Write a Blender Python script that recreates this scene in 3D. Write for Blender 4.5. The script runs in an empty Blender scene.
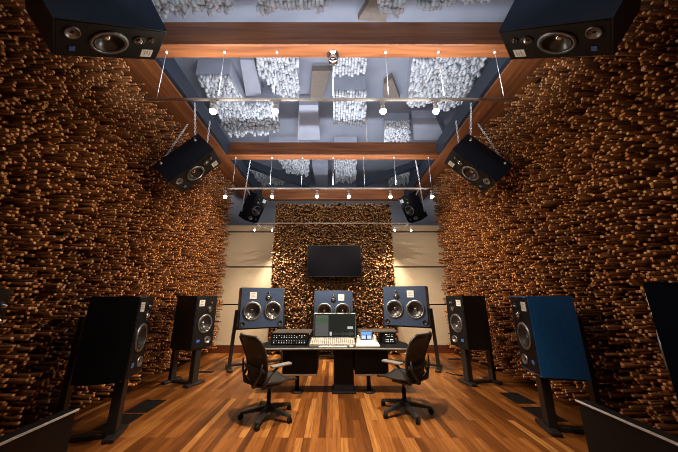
import bpy, bmesh, math, random
import numpy as np
from mathutils import Vector, Matrix
random.seed(7)
rng = np.random.default_rng(11)
PI = math.pi
scn = bpy.context.scene
COL = scn.collection

# ------------------------------------------------------------------ camera
H = 1.55
PITCH = math.radians(14.95)
F = 260.0
VX, VY = 333.0, 226.0
cam_d = bpy.data.cameras.new('camera')
cam_d.sensor_width = 36.0
cam_d.lens = F / 678.0 * 36.0
cam_d.shift_x = 6.0 / 678.0
cam_d.clip_start = 0.05
cam = bpy.data.objects.new('camera', cam_d)
COL.objects.link(cam)
cam.location = (0, 0, H)
cam.rotation_euler = (PI / 2 + PITCH, 0, 0)
scn.camera = cam

def ray(px, py):
    u = (px - VX) / F
    v = (VY - py) / F
    return Vector((u, math.cos(PITCH) - v * math.sin(PITCH), math.sin(PITCH) + v * math.cos(PITCH)))

def at_z(px, py, z):
    r = ray(px, py)
    t = (z - H) / r.z
    return Vector((r.x * t, r.y * t, z))

def at_y(px, py, y):
    r = ray(px, py)
    t = y / r.y
    return Vector((r.x * t, y, H + r.z * t))

# ------------------------------------------------------------------ materials
def new_mat(name):
    m = bpy.data.materials.new(name)
    m.use_nodes = True
    nt = m.node_tree
    return m, nt, nt.nodes['Principled BSDF']

def ramp(nt, stops):
    r = nt.nodes.new('ShaderNodeValToRGB')
    els = r.color_ramp.elements
    while len(els) < len(stops):
        els.new(0.5)
    for e, (p, c) in zip(els, stops):
        e.position = p
        e.color = (*c, 1)
    return r

def plain(name, col, rough=0.5, metal=0.0, var=0.08, scale=14.0, spec=0.5, coat=0.0):
    m, nt, b = new_mat(name)
    n = nt.nodes.new('ShaderNodeTexNoise')
    n.inputs['Scale'].default_value = scale
    n.inputs['Detail'].default_value = 3
    tc = nt.nodes.new('ShaderNodeTexCoord')
    nt.links.new(tc.outputs['Object'], n.inputs['Vector'])
    r = ramp(nt, [(0.3, tuple(c * (1 - var) for c in col)), (0.7, tuple(min(1, c * (1 + var)) for c in col))])
    nt.links.new(n.outputs['Fac'], r.inputs['Fac'])
    nt.links.new(r.outputs['Color'], b.inputs['Base Color'])
    b.inputs['Roughness'].default_value = rough
    b.inputs['Metallic'].default_value = metal
    b.inputs['Specular IOR Level'].default_value = spec
    b.inputs['Coat Weight'].default_value = coat
    return m

def glow(name, col, strength):
    m, nt, b = new_mat(name)
    b.inputs['Base Color'].default_value = (.01, .01, .01, 1)
    b.inputs['Roughness'].default_value = .4
    b.inputs['Specular IOR Level'].default_value = .1
    b.inputs['Emission Color'].default_value = (*col, 1)
    b.inputs['Emission Strength'].default_value = strength
    return m

def wood(name, dark, light, axis='X', rough=0.42, scale=3.0, spec=0.4):
    m, nt, b = new_mat(name)
    tc = nt.nodes.new('ShaderNodeTexCoord')
    mp = nt.nodes.new('ShaderNodeMapping')
    s = [scale * 9, scale * 9, scale * 9]
    s['XYZ'.index(axis)] = scale * 0.5
    mp.inputs['Scale'].default_value = s
    nt.links.new(tc.outputs['Object'], mp.inputs['Vector'])
    n = nt.nodes.new('ShaderNodeTexNoise')
    n.inputs['Scale'].default_value = 1.0
    n.inputs['Detail'].default_value = 5
    n.inputs['Distortion'].default_value = 0.6
    nt.links.new(mp.outputs['Vector'], n.inputs['Vector'])
    mid = tuple((a + c) / 2 for a, c in zip(dark, light))
    r = ramp(nt, [(0.28, dark), (0.5, mid), (0.72, light)])
    nt.links.new(n.outputs['Fac'], r.inputs['Fac'])
    nt.links.new(r.outputs['Color'], b.inputs['Base Color'])
    b.inputs['Roughness'].default_value = rough
    b.inputs['Specular IOR Level'].default_value = spec
    return m

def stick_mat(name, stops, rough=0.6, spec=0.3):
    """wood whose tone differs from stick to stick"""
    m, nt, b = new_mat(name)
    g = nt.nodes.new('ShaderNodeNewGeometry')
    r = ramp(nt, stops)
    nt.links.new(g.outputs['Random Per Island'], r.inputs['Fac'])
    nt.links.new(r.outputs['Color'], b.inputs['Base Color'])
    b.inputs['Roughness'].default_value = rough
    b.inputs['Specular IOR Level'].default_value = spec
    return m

def floor_mat():
    m, nt, b = new_mat('plank_floor')
    g = nt.nodes.new('ShaderNodeNewGeometry')
    mp = nt.nodes.new('ShaderNodeMapping')
    mp.inputs['Rotation'].default_value = (0, 0, PI / 2)
    nt.links.new(g.outputs['Position'], mp.inputs['Vector'])
    br = nt.nodes.new('ShaderNodeTexBrick')
    br.offset = 0.37
    br.offset_frequency = 3
    br.inputs['Color1'].default_value = (0, 0, 0, 1)
    br.inputs['Color2'].default_value = (1, 1, 1, 1)
    br.inputs['Mortar'].default_value = (0.0, 0.0, 0.0, 1)
    br.inputs['Scale'].default_value = 1.0
    br.inputs['Mortar Size'].default_value = 0.0015
    br.inputs['Brick Width'].default_value = 1.15
    br.inputs['Row Height'].default_value = 0.083
    nt.links.new(mp.outputs['Vector'], br.inputs['Vector'])
    r = ramp(nt, [(0.0, (0.10, 0.032, 0.007)), (0.25, (0.19, 0.064, 0.014)), (0.55, (0.26, 0.092, 0.020)), (0.85, (0.33, 0.125, 0.030)), (1.0, (0.48, 0.22, 0.06))])
    nt.links.new(br.outputs['Color'], r.inputs['Fac'])
    mp2 = nt.nodes.new('ShaderNodeMapping')
    mp2.inputs['Scale'].default_value = (38, 2.2, 1)
    nt.links.new(g.outputs['Position'], mp2.inputs['Vector'])
    n = nt.nodes.new('ShaderNodeTexNoise')
    n.inputs['Scale'].default_value = 1
    n.inputs['Detail'].default_value = 5
    n.inputs['Distortion'].default_value = 0.8
    nt.links.new(mp2.outputs['Vector'], n.inputs['Vector'])
    r2 = ramp(nt, [(0.3, (0.55, 0.5, 0.45)), (0.7, (1.15, 1.15, 1.15))])
    nt.links.new(n.outputs['Fac'], r2.inputs['Fac'])
    mx = nt.nodes.new('ShaderNodeMix')
    mx.data_type = 'RGBA'
    mx.blend_type = 'MULTIPLY'
    mx.inputs[0].default_value = 1.0
    nt.links.new(r.outputs['Color'], mx.inputs[6])
    nt.links.new(r2.outputs['Color'], mx.inputs[7])
    nt.links.new(mx.outputs[2], b.inputs['Base Color'])
    b.inputs['Roughness'].default_value = 0.36
    b.inputs['Specular IOR Level'].default_value = 0.35
    return m

M = {}
M['floor'] = floor_mat()
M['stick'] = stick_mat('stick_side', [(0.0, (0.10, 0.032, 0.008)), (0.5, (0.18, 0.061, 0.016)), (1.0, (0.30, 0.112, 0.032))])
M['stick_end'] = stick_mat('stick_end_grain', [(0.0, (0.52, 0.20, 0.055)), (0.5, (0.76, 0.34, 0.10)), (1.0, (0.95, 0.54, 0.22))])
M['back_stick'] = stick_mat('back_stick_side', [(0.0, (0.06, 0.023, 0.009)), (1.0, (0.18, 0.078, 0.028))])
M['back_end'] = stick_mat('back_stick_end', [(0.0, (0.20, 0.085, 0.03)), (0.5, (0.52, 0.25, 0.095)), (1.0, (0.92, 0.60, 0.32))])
M['white_stick'] = stick_mat('white_stick', [(0.0, (0.62, 0.64, 0.68)), (1.0, (0.84, 0.86, 0.90))], 0.7)
M['wall_dark'] = plain('dark_wall', (0.03, 0.017, 0.01), 0.9)
M['wall_white'] = plain('white_wall', (0.55, 0.55, 0.58), 0.85)
M['ceil'] = plain('white_ceiling', (0.27, 0.29, 0.35), 0.85, scale=2)
M['block'] = plain('white_block', (0.40, 0.42, 0.50), 0.8, scale=3)
M['shade_block'] = plain('shade_block', (0.20, 0.16, 0.13), 0.8)  # brown colour stands in for the shade of unlit ceiling recesses
M['cream'] = plain('cream_fabric', (0.58, 0.49, 0.36), 0.9, var=0.03, scale=60, spec=0.1)
M['base'] = wood('dark_baseboard', (0.07, 0.018, 0.007), (0.16, 0.045, 0.018), 'X')
M['beamX'] = wood('beam_wood_cross', (0.11, 0.030, 0.009), (0.32, 0.105, 0.030), 'X', 0.45, 1.6)
M['beamY'] = wood('beam_wood_long', (0.10, 0.029, 0.009), (0.28, 0.092, 0.028), 'Y', 0.45, 1.6)
M['steel'] = plain('dark_steel', (0.022, 0.030, 0.045), 0.5, 0.3)
M['pipe'] = plain('galvanised_pipe', (0.78, 0.78, 0.80), 0.4, 0.0)
M['chain'] = plain('chain_steel', (0.75, 0.76, 0.78), 0.35, 0.2)
M['black'] = plain('black_paint', (0.008, 0.008, 0.009), 0.55, spec=.25)
M['stand'] = plain('stand_black', (0.013, 0.012, 0.012), 0.42)
M['cab'] = plain('blue_black_cabinet', (0.005, 0.010, 0.022), 0.38, 0.0, 0.15, 30, .3)
M['cab_black'] = plain('black_cabinet', (0.006, 0.007, 0.009), 0.4, spec=.3)  # on floor loudspeakers the shade is put into this black; plain black elsewhere
M['cab_blue_lit'] = plain('blue_lit_cabinet', (0.018, 0.12, 0.36), 0.35, 0.0, 0.12, 20)  # dark blue cabinet with its bright bluish light put into the colour
M['baffle'] = plain('baffle_black', (0.007, 0.006, 0.006), 0.5, spec=.2)
M['blue_baffle'] = plain('blue_baffle', (0.040, 0.070, 0.145), 0.5, 0.0, 0.12, 25)
M['rim'] = plain('driver_rim', (0.26, 0.27, 0.29), 0.35, 0.8)
M['cone'] = plain('driver_cone', (0.05, 0.05, 0.055), 0.28, 0.5)
M['surround'] = plain('driver_rubber', (0.012, 0.012, 0.012), 0.5)
M['chrome'] = plain('chrome', (0.8, 0.8, 0.8), 0.12, 1.0, 0.02)
M['label'] = plain('label_plate', (0.86, 0.86, 0.84), 0.4, 0, 0.02)
M['ink'] = plain('label_ink', (0.35, 0.36, 0.38), 0.5)
M['badge'] = plain('blue_badge', (0.05, 0.16, 0.55), 0.3)
M['screen'] = plain('tv_glass', (0.003, 0.003, 0.005), 0.25, spec=.06)
M['alu'] = plain('aluminium', (0.62, 0.63, 0.64), 0.3, 0.9)
M['white'] = plain('white_plastic', (0.80, 0.80, 0.78), 0.35, 0, 0.02)
M['key'] = plain('cream_keycap', (0.68, 0.65, 0.57), 0.4, 0, 0.03)
M['grey'] = plain('grey_plastic', (0.22, 0.22, 0.22), 0.4)
M['desk'] = plain('charcoal_desktop', (0.010, 0.0095, 0.0095), 0.5, 0, 0.12, 8, .2)
M['desk_edge'] = plain('grey_desk_edge', (0.16, 0.155, 0.15), 0.45, 0.0)
M['shelf'] = plain('grey_brown_shelf', (0.10, 0.085, 0.07), 0.5)
M['chair'] = plain('graphite_plastic', (0.030, 0.030, 0.031), 0.38)
M['pad'] = plain('armpad_grey', (0.20, 0.19, 0.175), 0.5)
M['ui_dark'] = glow('ui_dark', (0.007, 0.010, 0.009), 1.0)
M['ui_grey'] = glow('ui_grey', (0.085, 0.085, 0.08), 1.0)
M['ui_green'] = glow('ui_green', (0.03, 0.10, 0.03), 1.0)
M['ui_white'] = glow('ui_white', (0.5, 0.52, 0.5), 1.0)
M['ui_blue'] = glow('ui_blue', (0.16, 0.38, 0.85), 1.1)
M['ui_pale'] = glow('ui_pale', (0.62, 0.74, 0.92), 1.0)
M['ui_navy'] = glow('ui_navy', (0.01, 0.035, 0.12), 1.0)
M['led'] = glow('white_led', (0.8, 0.85, 0.9), 0.9)
M['bulb'] = glow('warm_bulb', (1.0, 0.86, 0.62), 60.0)

def mesh_weave():
    m, nt, b = new_mat('chair_mesh_weave')
    tc = nt.nodes.new('ShaderNodeTexCoord')
    w = nt.nodes.new('ShaderNodeTexChecker')
    w.inputs['Scale'].default_value = 160
    nt.links.new(tc.outputs['Object'], w.inputs['Vector'])
    mr = nt.nodes.new('ShaderNodeMapRange')
    mr.inputs['To Min'].default_value = 0.82
    mr.inputs['To Max'].default_value = 1.0
    nt.links.new(w.outputs['Fac'], mr.inputs['Value'])
    nt.links.new(mr.outputs['Result'], b.inputs['Alpha'])
    b.inputs['Base Color'].default_value = (0.030, 0.028, 0.026, 1)
    b.inputs['Roughness'].default_value = 0.55
    return m
M['weave'] = mesh_weave()

# ------------------------------------------------------------------ mesh builder
class MB:
    def __init__(self):
        self.bm = bmesh.new()

    def box(self, lo, hi, mi=0, bev=0.0, mat=None, seg=2):
        c = [(a + b) / 2 for a, b in zip(lo, hi)]
        s = [abs(b - a) for a, b in zip(lo, hi)]
        t = Matrix.Translation(c) @ Matrix.Diagonal((*s, 1))
        r = bmesh.ops.create_cube(self.bm, size=1.0, matrix=t)
        vs = r['verts']
        fs = set(f for v in vs for f in v.link_faces)
        for f in fs:
            f.material_index = mi
        if bev > 0:
            es = list(set(e for v in vs for e in v.link_edges))
            rb = bmesh.ops.bevel(self.bm, geom=es, offset=bev, segments=seg, affect='EDGES', profile=0.5)
            for f in rb['faces']:
                f.material_index = mi
            vs = list(set(v for f in rb['faces'] for v in f.verts) | set(v for v in vs if v.is_valid))
        if mat is not None:
            bmesh.ops.transform(self.bm, matrix=mat, verts=vs)
        return vs

    def tube(self, pts, r, n=10, mi=0, cap=True, closed=False):
        pts = [Vector(p) for p in pts]
        rs = r if isinstance(r, (list, tuple)) else [r] * len(pts)
        rings = []
        prev = None
        for i, p in enumerate(pts):
            if closed:
                d = pts[(i + 1) % len(pts)] - pts[i - 1]
            else:
                d = pts[min(i + 1, len(pts) - 1)] - pts[max(i - 1, 0)]
            d.normalize()
            if prev is None:
                a = Vector((0, 0, 1)) if abs(d.z) < 0.9 else Vector((1, 0, 0))
                x = d.cross(a).normalized()
            else:
                x = (prev - d * prev.dot(d)).normalized()
            prev = x
            y = d.cross(x)
            rings.append([self.bm.verts.new(p + (x * math.cos(2 * PI * k / n) + y * math.sin(2 * PI * k / n)) * rs[i]) for k in range(n)])
        m = len(rings)
        for i in range(m if closed else m - 1):
            a, b = rings[i], rings[(i + 1) % m]
            for k in range(n):
                f = self.bm.faces.new((a[k], a[(k + 1) % n], b[(k + 1) % n], b[k]))
                f.material_index = mi
                f.smooth = True
        if cap and not closed:
            f = self.bm.faces.new(list(reversed(rings[0]))); f.material_index = mi
            f = self.bm.faces.new(rings[-1]); f.material_index = mi

    def lathe(self, prof, n=32, mi=0, mat=None, close=False):
        """profile of (radius, height) turned about Z"""
        rings = []
        allv = []
        for r, z in prof:
            if r < 1e-6:
                v = self.bm.verts.new((0, 0, z)); rings.append([v]); allv.append(v)
            else:
                ring = [self.bm.verts.new((r * math.cos(2 * PI * k / n), r * math.sin(2 * PI * k / n), z)) for k in range(n)]
                rings.append(ring); allv += ring
        for a, b in zip(rings[:-1], rings[1:]):
            for k in range(n):
                k2 = (k + 1) % n
                if len(a) == 1 and len(b) == 1:
                    continue
                if len(a) == 1:
                    f = self.bm.faces.new((a[0], b[k2], b[k]))
                elif len(b) == 1:
                    f = self.bm.faces.new((a[k], a[k2], b[0]))
                else:
                    f = self.bm.faces.new((a[k], a[k2], b[k2], b[k]))
                f.material_index = mi
                f.smooth = True
        if mat is not None:
            bmesh.ops.transform(self.bm, matrix=mat, verts=allv)

    def prism(self, poly, z0, z1, mi=0):
        a = [self.bm.verts.new((p[0], p[1], z0)) for p in poly]
        b = [self.bm.verts.new((p[0], p[1], z1)) for p in poly]
        n = len(poly)
        fs = [self.bm.faces.new(a), self.bm.faces.new(b)]
        for k in range(n):
            fs.append(self.bm.faces.new((a[k], a[(k + 1) % n], b[(k + 1) % n], b[k])))
        for f in fs:
            f.material_index = mi

    def quad_box(self, c8, mi=0):
        v = [self.bm.verts.new(c) for c in c8]
        for q in ((0, 3, 2, 1), (4, 5, 6, 7), (0, 1, 5, 4), (1, 2, 6, 5), (2, 3, 7, 6), (3, 0, 4, 7)):
            f = self.bm.faces.new([v[i] for i in q]); f.material_index = mi

    def mesh(self, name, mats):
        bmesh.ops.recalc_face_normals(self.bm, faces=self.bm.faces)
        me = bpy.data.meshes.new(name)
        self.bm.to_mesh(me)
        self.bm.free()
        for m in (mats if isinstance(mats, (list, tuple)) else [mats]):
            me.materials.append(m if not isinstance(m, str) else M[m])
        return me

    def build(self, name, mats, parent=None):
        o = bpy.data.objects.new(name, self.mesh(name, mats))
        COL.objects.link(o)
        if parent is not None:
            o.parent = parent
        return o

def tag(o, label=None, cat=None, group=None, kind=None):
    if label: o['label'] = label
    if cat: o['category'] = cat
    if group: o['group'] = group
    if kind: o['kind'] = kind
    return o

def empty(name, label, cat, loc=(0, 0, 0), rz=0.0, group=None):
    o = bpy.data.objects.new(name, None)
    o.empty_display_size = 0.1
    COL.objects.link(o)
    o.location = loc
    o.rotation_euler = (0, 0, rz)
    return tag(o, label, cat, group)

def children(o):
    return [c for c in bpy.data.objects if c.parent == o]

def dup(o, label, loc=None, rz=None, matrix=None, group=None):
    def cp(s, par):
        c = s.copy()
        COL.objects.link(c)
        c.parent = par
        for ch in children(s):
            if ch.name.split('.')[0] not in ('chain', 'eye_bolt'):
                cp(ch, c)
        return c
    r = cp(o, None)
    r['label'] = label
    if group: r['group'] = group
    if loc is not None: r.location = loc
    if rz is not None: r.rotation_euler = (0, 0, rz)
    if matrix is not None: r.matrix_world = matrix
    return r

def structure(name, mb, mats):
    return tag(mb.build(name, mats), kind='structure')

def boxes_mesh(name, lo, hi, mats, end_face):
    """many separate sticks in one mesh; end_face = which face shows end grain (material 1)"""
    n = len(lo)
    lo = np.asarray(lo, np.float32); hi = np.asarray(hi, np.float32)
    corner = np.array([[0,0,0],[1,0,0],[1,1,0],[0,1,0],[0,0,1],[1,0,1],[1,1,1],[0,1,1]], np.float32)
    v = lo[:, None, :] + (hi - lo)[:, None, :] * corner[None]
    faces = {'-z': (0,3,2,1), '+z': (4,5,6,7), '-y': (0,1,5,4), '+x': (1,2,6,5), '+y': (2,3,7,6), '-x': (3,0,4,7)}
    keys = list(faces)
    fq = np.array([faces[k] for k in keys], np.int32)
    q = (np.arange(n, dtype=np.int32) * 8)[:, None, None] + fq[None]
    me = bpy.data.meshes.new(name)
    me.vertices.add(n * 8)
    me.vertices.foreach_set('co', v.reshape(-1))
    me.loops.add(n * 24)
    me.loops.foreach_set('vertex_index', q.reshape(-1))
    me.polygons.add(n * 6)
    me.polygons.foreach_set('loop_start', np.arange(0, n * 24, 4, dtype=np.int32))
    mi = np.zeros((n, 6), np.int32)
    mi[:, keys.index(end_face)] = 1
    for m in mats:
        me.materials.append(M[m])
    me.polygons.foreach_set('material_index', mi.reshape(-1))
    me.update(calc_edges=True)
    me.validate()
    return me

def stick_obj(name, me, parent=None):
    o = bpy.data.objects.new(name, me)
    COL.objects.link(o)
    if parent is not None: o.parent = parent
    return o

# ------------------------------------------------------------------ room shell
ZB = 5.05           # underside of the timber beams
ZC = 6.60           # ceiling
XW = 3.70           # wall face behind the sticks
YF, YB = -2.2, 12.2
b = MB(); b.box((-XW - .2, YF, -.2), (XW + .2, YB, 0)); structure('floor', b, 'floor')
b = MB(); b.box((-XW - .2, YF, ZC), (XW + .2, YB, ZC + .2)); structure('ceiling', b, 'ceil')
for s, nm in ((-1, 'left'), (1, 'right')):
    x0, x1 = sorted((s * XW, s * (XW + .2)))
    b = MB(); b.box((x0, YF, 0), (x1, 8.1, ZB + .3), 0); b.box((x0, YF, ZB + .3), (x1, 8.1, ZC), 1); b.box((x0, 8.1, 0), (x1, YB, ZC), 1)
    structure('wall_' + nm, b, ['wall_dark', 'wall_white'])
b = MB(); b.box((-XW - .2, YB, 0), (XW + .2, YB + .2, ZC)); structure('wall_back', b, 'wall_white')
b = MB(); b.box((-XW - .2, YF - .2, 0), (XW + .2, YF, ZC)); structure('wall_front', b, 'wall_dark')

# low partition behind the fabric panels, open above
PY = 7.95
b = MB()
b.box((-XW, PY, 0), (-1.72, PY + .15, 3.64)); b.box((1.72, PY, 0), (XW, PY + .15, 3.64))
b.box((-1.72, PY, 0), (1.72, PY + .15, 4.33))
structure('wall_partition', b, 'wall_dark')
pnames = {0: 'lowest', 1: 'middle', 2: 'upper', 3: 'narrow top'}
pz = [(.20, 1.27), (1.31, 2.36), (2.40, 3.45), (3.49, 3.68)]
for s, nm in ((-1, 'left'), (1, 'right')):
    for k, (z0, z1) in enumerate(pz):
        xs = sorted((s * 1.83, s * 3.52))
        b = MB(); b.box((xs[0], PY - .055, z0), (xs[1], PY - .002, z1), 0, .006)
        o = b.build('acoustic_panel', 'cream')
        side = 'the left main loudspeaker' if s < 0 else 'the right main loudspeaker'
        lab = {0: f'lowest cream fabric wall panel above the baseboard, behind {side}',
               1: f'second cream fabric wall panel up from the floor, behind {side}',
               2: f'greyish upper fabric wall panel, third from the floor, behind {side}',
               3: f'narrow fabric strip topping the cream panels behind {side}'}[k]
        tag(o, lab, 'wall panel', 'cream fabric wall panels')
    xs = sorted((s * 1.72, s * 3.55))
    b = MB(); b.box((xs[0], PY - .07, 0), (xs[1], PY - .001, .19), 0, .006)
    structure('baseboard_' + nm, b, 'base')

# wooden stick diffusers ------------------------------------------------
def lengths(n, lo, hi, p=1.4):
    return lo + (hi - lo) * rng.random(n) ** p

def side_diffuser(s):
    pitch = .028
    ys = np.arange(.8, 7.86, pitch)
    zs = np.arange(.16, ZB - .02, pitch)
    Y, Z = np.meshgrid(ys, zs)
    Y = Y.ravel(); Z = Z.ravel()
    n = len(Y)
    L = .04 + np.minimum(rng.exponential(.14, n), .44)
    # short runs of rows that stand further out, as in the photo
    rowb = rng.random(len(zs)) * .06
    L += np.repeat(rowb, len(ys))
    # loose end at the top under the beam
    sz = .0136
    # some gaps
    keep = rng.random(n) > .02
    Y, Z, L = Y[keep], Z[keep], L[keep]
    x_in = XW - L
    lo = np.stack([np.where(s > 0, x_in, -XW), Y - sz, Z - sz], 1) if s > 0 else np.stack([np.full(len(Y), -XW + .003), Y - sz, Z - sz], 1)
    hi = np.stack([np.full(len(Y), XW - .003), Y + sz, Z + sz], 1) if s > 0 else np.stack([-x_in, Y + sz, Z + sz], 1)
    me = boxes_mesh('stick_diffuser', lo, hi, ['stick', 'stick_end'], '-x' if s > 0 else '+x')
    o = stick_obj('stick_diffuser', me)
    nm = 'left' if s < 0 else 'right'
    tag(o, f'brown wooden sticks jutting from the whole {nm} side wall', 'wall diffuser', None, 'stuff')
side_diffuser(-1)
side_diffuser(1)

def back_diffuser():
    pitch = .032
    xs = np.arange(-1.79, 1.80, pitch)
    zs = np.arange(.05, 4.34, pitch)
    X, Z = np.meshgrid(xs, zs)
    X = X.ravel(); Z = Z.ravel(); n = len(X)
    L = .05 + np.minimum(rng.exponential(.10, n), .32)
    keep = (rng.random(n) > .06) & ~((abs(X - .02) < .17) & (abs(Z - 2.5) < .17))
    X, Z, L = X[keep], Z[keep], L[keep]
    sz = .0155
    lo = np.stack([X - sz, PY - L, Z - sz], 1)
    hi = np.stack([X + sz, np.full(len(X), PY - .003), Z + sz], 1)
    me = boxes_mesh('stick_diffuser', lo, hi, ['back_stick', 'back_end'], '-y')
    tag(stick_obj('stick_diffuser', me), 'brown wooden sticks pointing out around the black television on the far wall', 'wall diffuser', None, 'stuff')
back_diffuser()

# timber beams -----------------------------------------------------------
for y0, y1, z0, z1 in ((2.95, 3.17, ZB, 5.48), (6.0, 6.25, ZB, 5.42), (9.15, 9.4, ZB, 5.45)):
    b = MB(); b.box((-2.76, y0, z0), (2.76, y1, z1), 0, .012); structure('ceiling_beam', b, 'beamX')
for s in (-1, 1):
    xs = sorted((s * 2.76, s * 3.45))
    b = MB(); b.box((xs[0], -1.5, ZB), (xs[1], 9.4, ZB + .10), 0, .01); structure('ceiling_beam', b, 'beamY')
    xs = sorted((s * 2.70, s * 2.76))
    b = MB(); b.box((s * 2.73 - .05, -1.5, ZB + .02), (s * 2.73 + .05, 9.4, ZB + .36), 0, .004)
    structure('steel_beam', b, 'steel')
    # short steel bars ahead of the first timber
    b = MB(); b.box((s * 1.45 - .06, -1.5, 5.9), (s * 1.45 + .06, 2.93, 6.1)); structure('steel_beam', b, 'steel')
    # steel diagonal seen past the second timber
    p0 = at_z(240 if s < 0 else 426, 164, 5.6); p1 = at_z(308 if s < 0 else 358, 188, 5.6)
    d = (p1 - p0).normalized(); nrm = Vector((-d.y, d.x, 0)) * .10
    b = MB()
    b.quad_box([p0 - nrm, p1 - nrm, p1 + nrm, p0 + nrm] + [v + Vector((0, 0, .22)) for v in (p0 - nrm, p1 - nrm, p1 + nrm, p0 + nrm)])
    structure('steel_beam', b, 'steel')

# hanging white ceiling diffusers ----------------------------------------
def in_poly(x, y, poly):
    c = np.zeros(len(x), bool)
    n = len(poly)
    for i in range(n):
        x1, y1 = poly[i]; x2, y2 = poly[(i + 1) % n]
        cond = ((y1 > y) != (y2 > y)) & (x < (x2 - x1) * (y - y1) / (y2 - y1 + 1e-12) + x1)
        c ^= cond
    return c

def ceiling_diffuser(pix, z, label, drop=.26, pitch=.066):
    poly = [(p.x, p.y) for p in (at_z(px, py, z) for px, py in pix)]
    cx = sum(p[0] for p in poly) / len(poly); cy = sum(p[1] for p in poly) / len(poly)
    root = empty('ceiling_diffuser', label, 'ceiling diffuser', (cx, cy, ZC), 0, 'white stick diffusers hung under the ceiling')
    lp = [(x - cx, y - cy) for x, y in poly]
    b = MB(); b.prism(lp, z + drop - ZC, -.001)
    b.build('casing', 'block', root)
    xs = np.arange(min(p[0] for p in lp), max(p[0] for p in lp), pitch)
    ys = np.arange(min(p[1] for p in lp), max(p[1] for p in lp), pitch)
    X, Y = np.meshgrid(xs, ys); X = X.ravel() + .03; Y = Y.ravel() + .03
    k = in_poly(X, Y, lp) & (rng.random(len(X)) > .05)
    X, Y = X[k], Y[k]
    L = .05 + (drop - .10) * rng.random(len(X)) ** 1.5
    sz = .027
    z0 = z + drop - ZC
    lo = np.stack([X - sz, Y - sz, z0 - L], 1); hi = np.stack([X + sz, Y + sz, np.full(len(X), z0)], 1)
    o = stick_obj('stick_field', boxes_mesh('stick_field', lo, hi, ['white_stick', 'white_stick'], '-z'), root)

ceiling_diffuser([(120, -60), (243, -60), (229, 20), (150, 22)], 5.95, 'white stick ceiling block above the near timber, touching the left hanging loudspeaker')
ceiling_diffuser([(251, -60), (329, -60), (327, 17), (257, 22)], 5.95, 'white stick ceiling block above the near timber, left of its middle')
ceiling_diffuser([(378, -60), (410, -60), (405, 22), (379, 20)], 5.95, 'narrow white stick ceiling block above the near timber, right of its middle')
ceiling_diffuser([(420, -60), (520, -60), (490, 10), (419, 15)], 5.95, 'white stick ceiling block above the near timber, beside the right hanging loudspeaker')
ceiling_diffuser([(194, 84), (228, 84), (245, 112), (277, 107), (279, 136), (230, 141)], 5.95, 'bent white stick ceiling block behind the leftmost lamp of the near pipe')
ceiling_diffuser([(255, 52), (297, 52), (299, 105), (280, 102), (258, 79)], 6.1, 'white stick ceiling block above the second lamp from the left of the near pipe')
ceiling_diffuser([(333, 50), (366, 50), (366, 79), (333, 79)], 6.2, 'small white stick ceiling block in the middle just past the near timber', .2)
ceiling_diffuser([(333, 99), (366, 99), (366, 129), (333, 129)], 5.95, 'low white stick ceiling block in the middle, behind the near pipe')
ceiling_diffuser([(414, 68), (489, 62), (466, 107), (445, 117), (438, 110), (408, 112)], 6.0, 'large slanting white stick ceiling block above the rightmost lamp of the near pipe')
ceiling_diffuser([(385, 128), (410, 128), (410, 146), (385, 146)], 6.1, 'small white stick ceiling block just above the second timber, right of its middle')
ceiling_diffuser([(268, 150), (311, 150), (308, 179), (287, 176)], 6.1, 'white stick ceiling block past the second timber, left of its middle')
ceiling_diffuser([(334, 150), (357, 150), (356, 186), (335, 186)], 6.1, 'white stick ceiling block past the second timber, at its middle')
ceiling_diffuser([(248, 173), (266, 180), (286, 187), (262, 189)], 6.1, 'white stick ceiling block past the second timber, under the left steel diagonal')
ceiling_diffuser([(391, 182), (410, 173), (408, 187), (388, 188)], 6.1, 'white stick ceiling block past the second timber, beside the right hanging chain')

def ceiling_block(pix, z, mat, label):
    poly = [(p.x, p.y) for p in (at_z(px, py, z) for px, py in pix)]
    b = MB(); b.prism(poly, z, ZC - .001)
    o = b.build('ceiling_block', mat)
    tag(o, label, 'ceiling block', 'smooth blocks under the ceiling')
ceiling_block([(312, 71), (331, 71), (323, 99), (310, 99)], 6.45, 'shade_block', 'brown block for shaded ceiling recess left of the middle, above the near pipe')
ceiling_block([(384, 84), (392, 78), (400, 99), (384, 103)], 6.45, 'shade_block', 'brown block for shaded ceiling recess above the brightest lamp of the near pipe')
ceiling_block([(386, 22), (388, 6), (372, -4), (358, 20)], 6.45, 'shade_block', 'brown block for shaded ceiling recess above the near timber, right of its middle')
ceiling_block([(299, 105), (318, 105), (320, 140), (299, 140)], 6.3, 'block', 'white smooth ceiling block above the second timber, beside the hanging rod')
ceiling_block([(240, 60), (254, 60), (262, 96), (246, 96)], 6.35, 'block', 'white smooth ceiling block on the left, above the near pipe')
ceiling_block([(412, 118), (436, 118), (446, 140), (414, 140)], 6.35, 'block', 'white smooth ceiling block above the second timber, at the right')
ceiling_block([(312, 164), (328, 164), (328, 186), (316, 186)], 6.3, 'block', 'white smooth ceiling block past the second timber, left of middle stick block')

# rods rising from the second timber to the ceiling
for x, lab in ((298, 'thin white rod rising from the second timber, left of the middle'), (367, 'thin white rod rising from the second timber, right of the middle')):
    p = at_y(x, 142, 6.1)
    b = MB(); b.tube([(p.x, 6.1, 5.40), (p.x, 6.1, ZC)], .022, 10)
    tag(b.build('hanging_rod', 'pipe'), lab, 'rod', 'rods between timber and ceiling')

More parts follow.
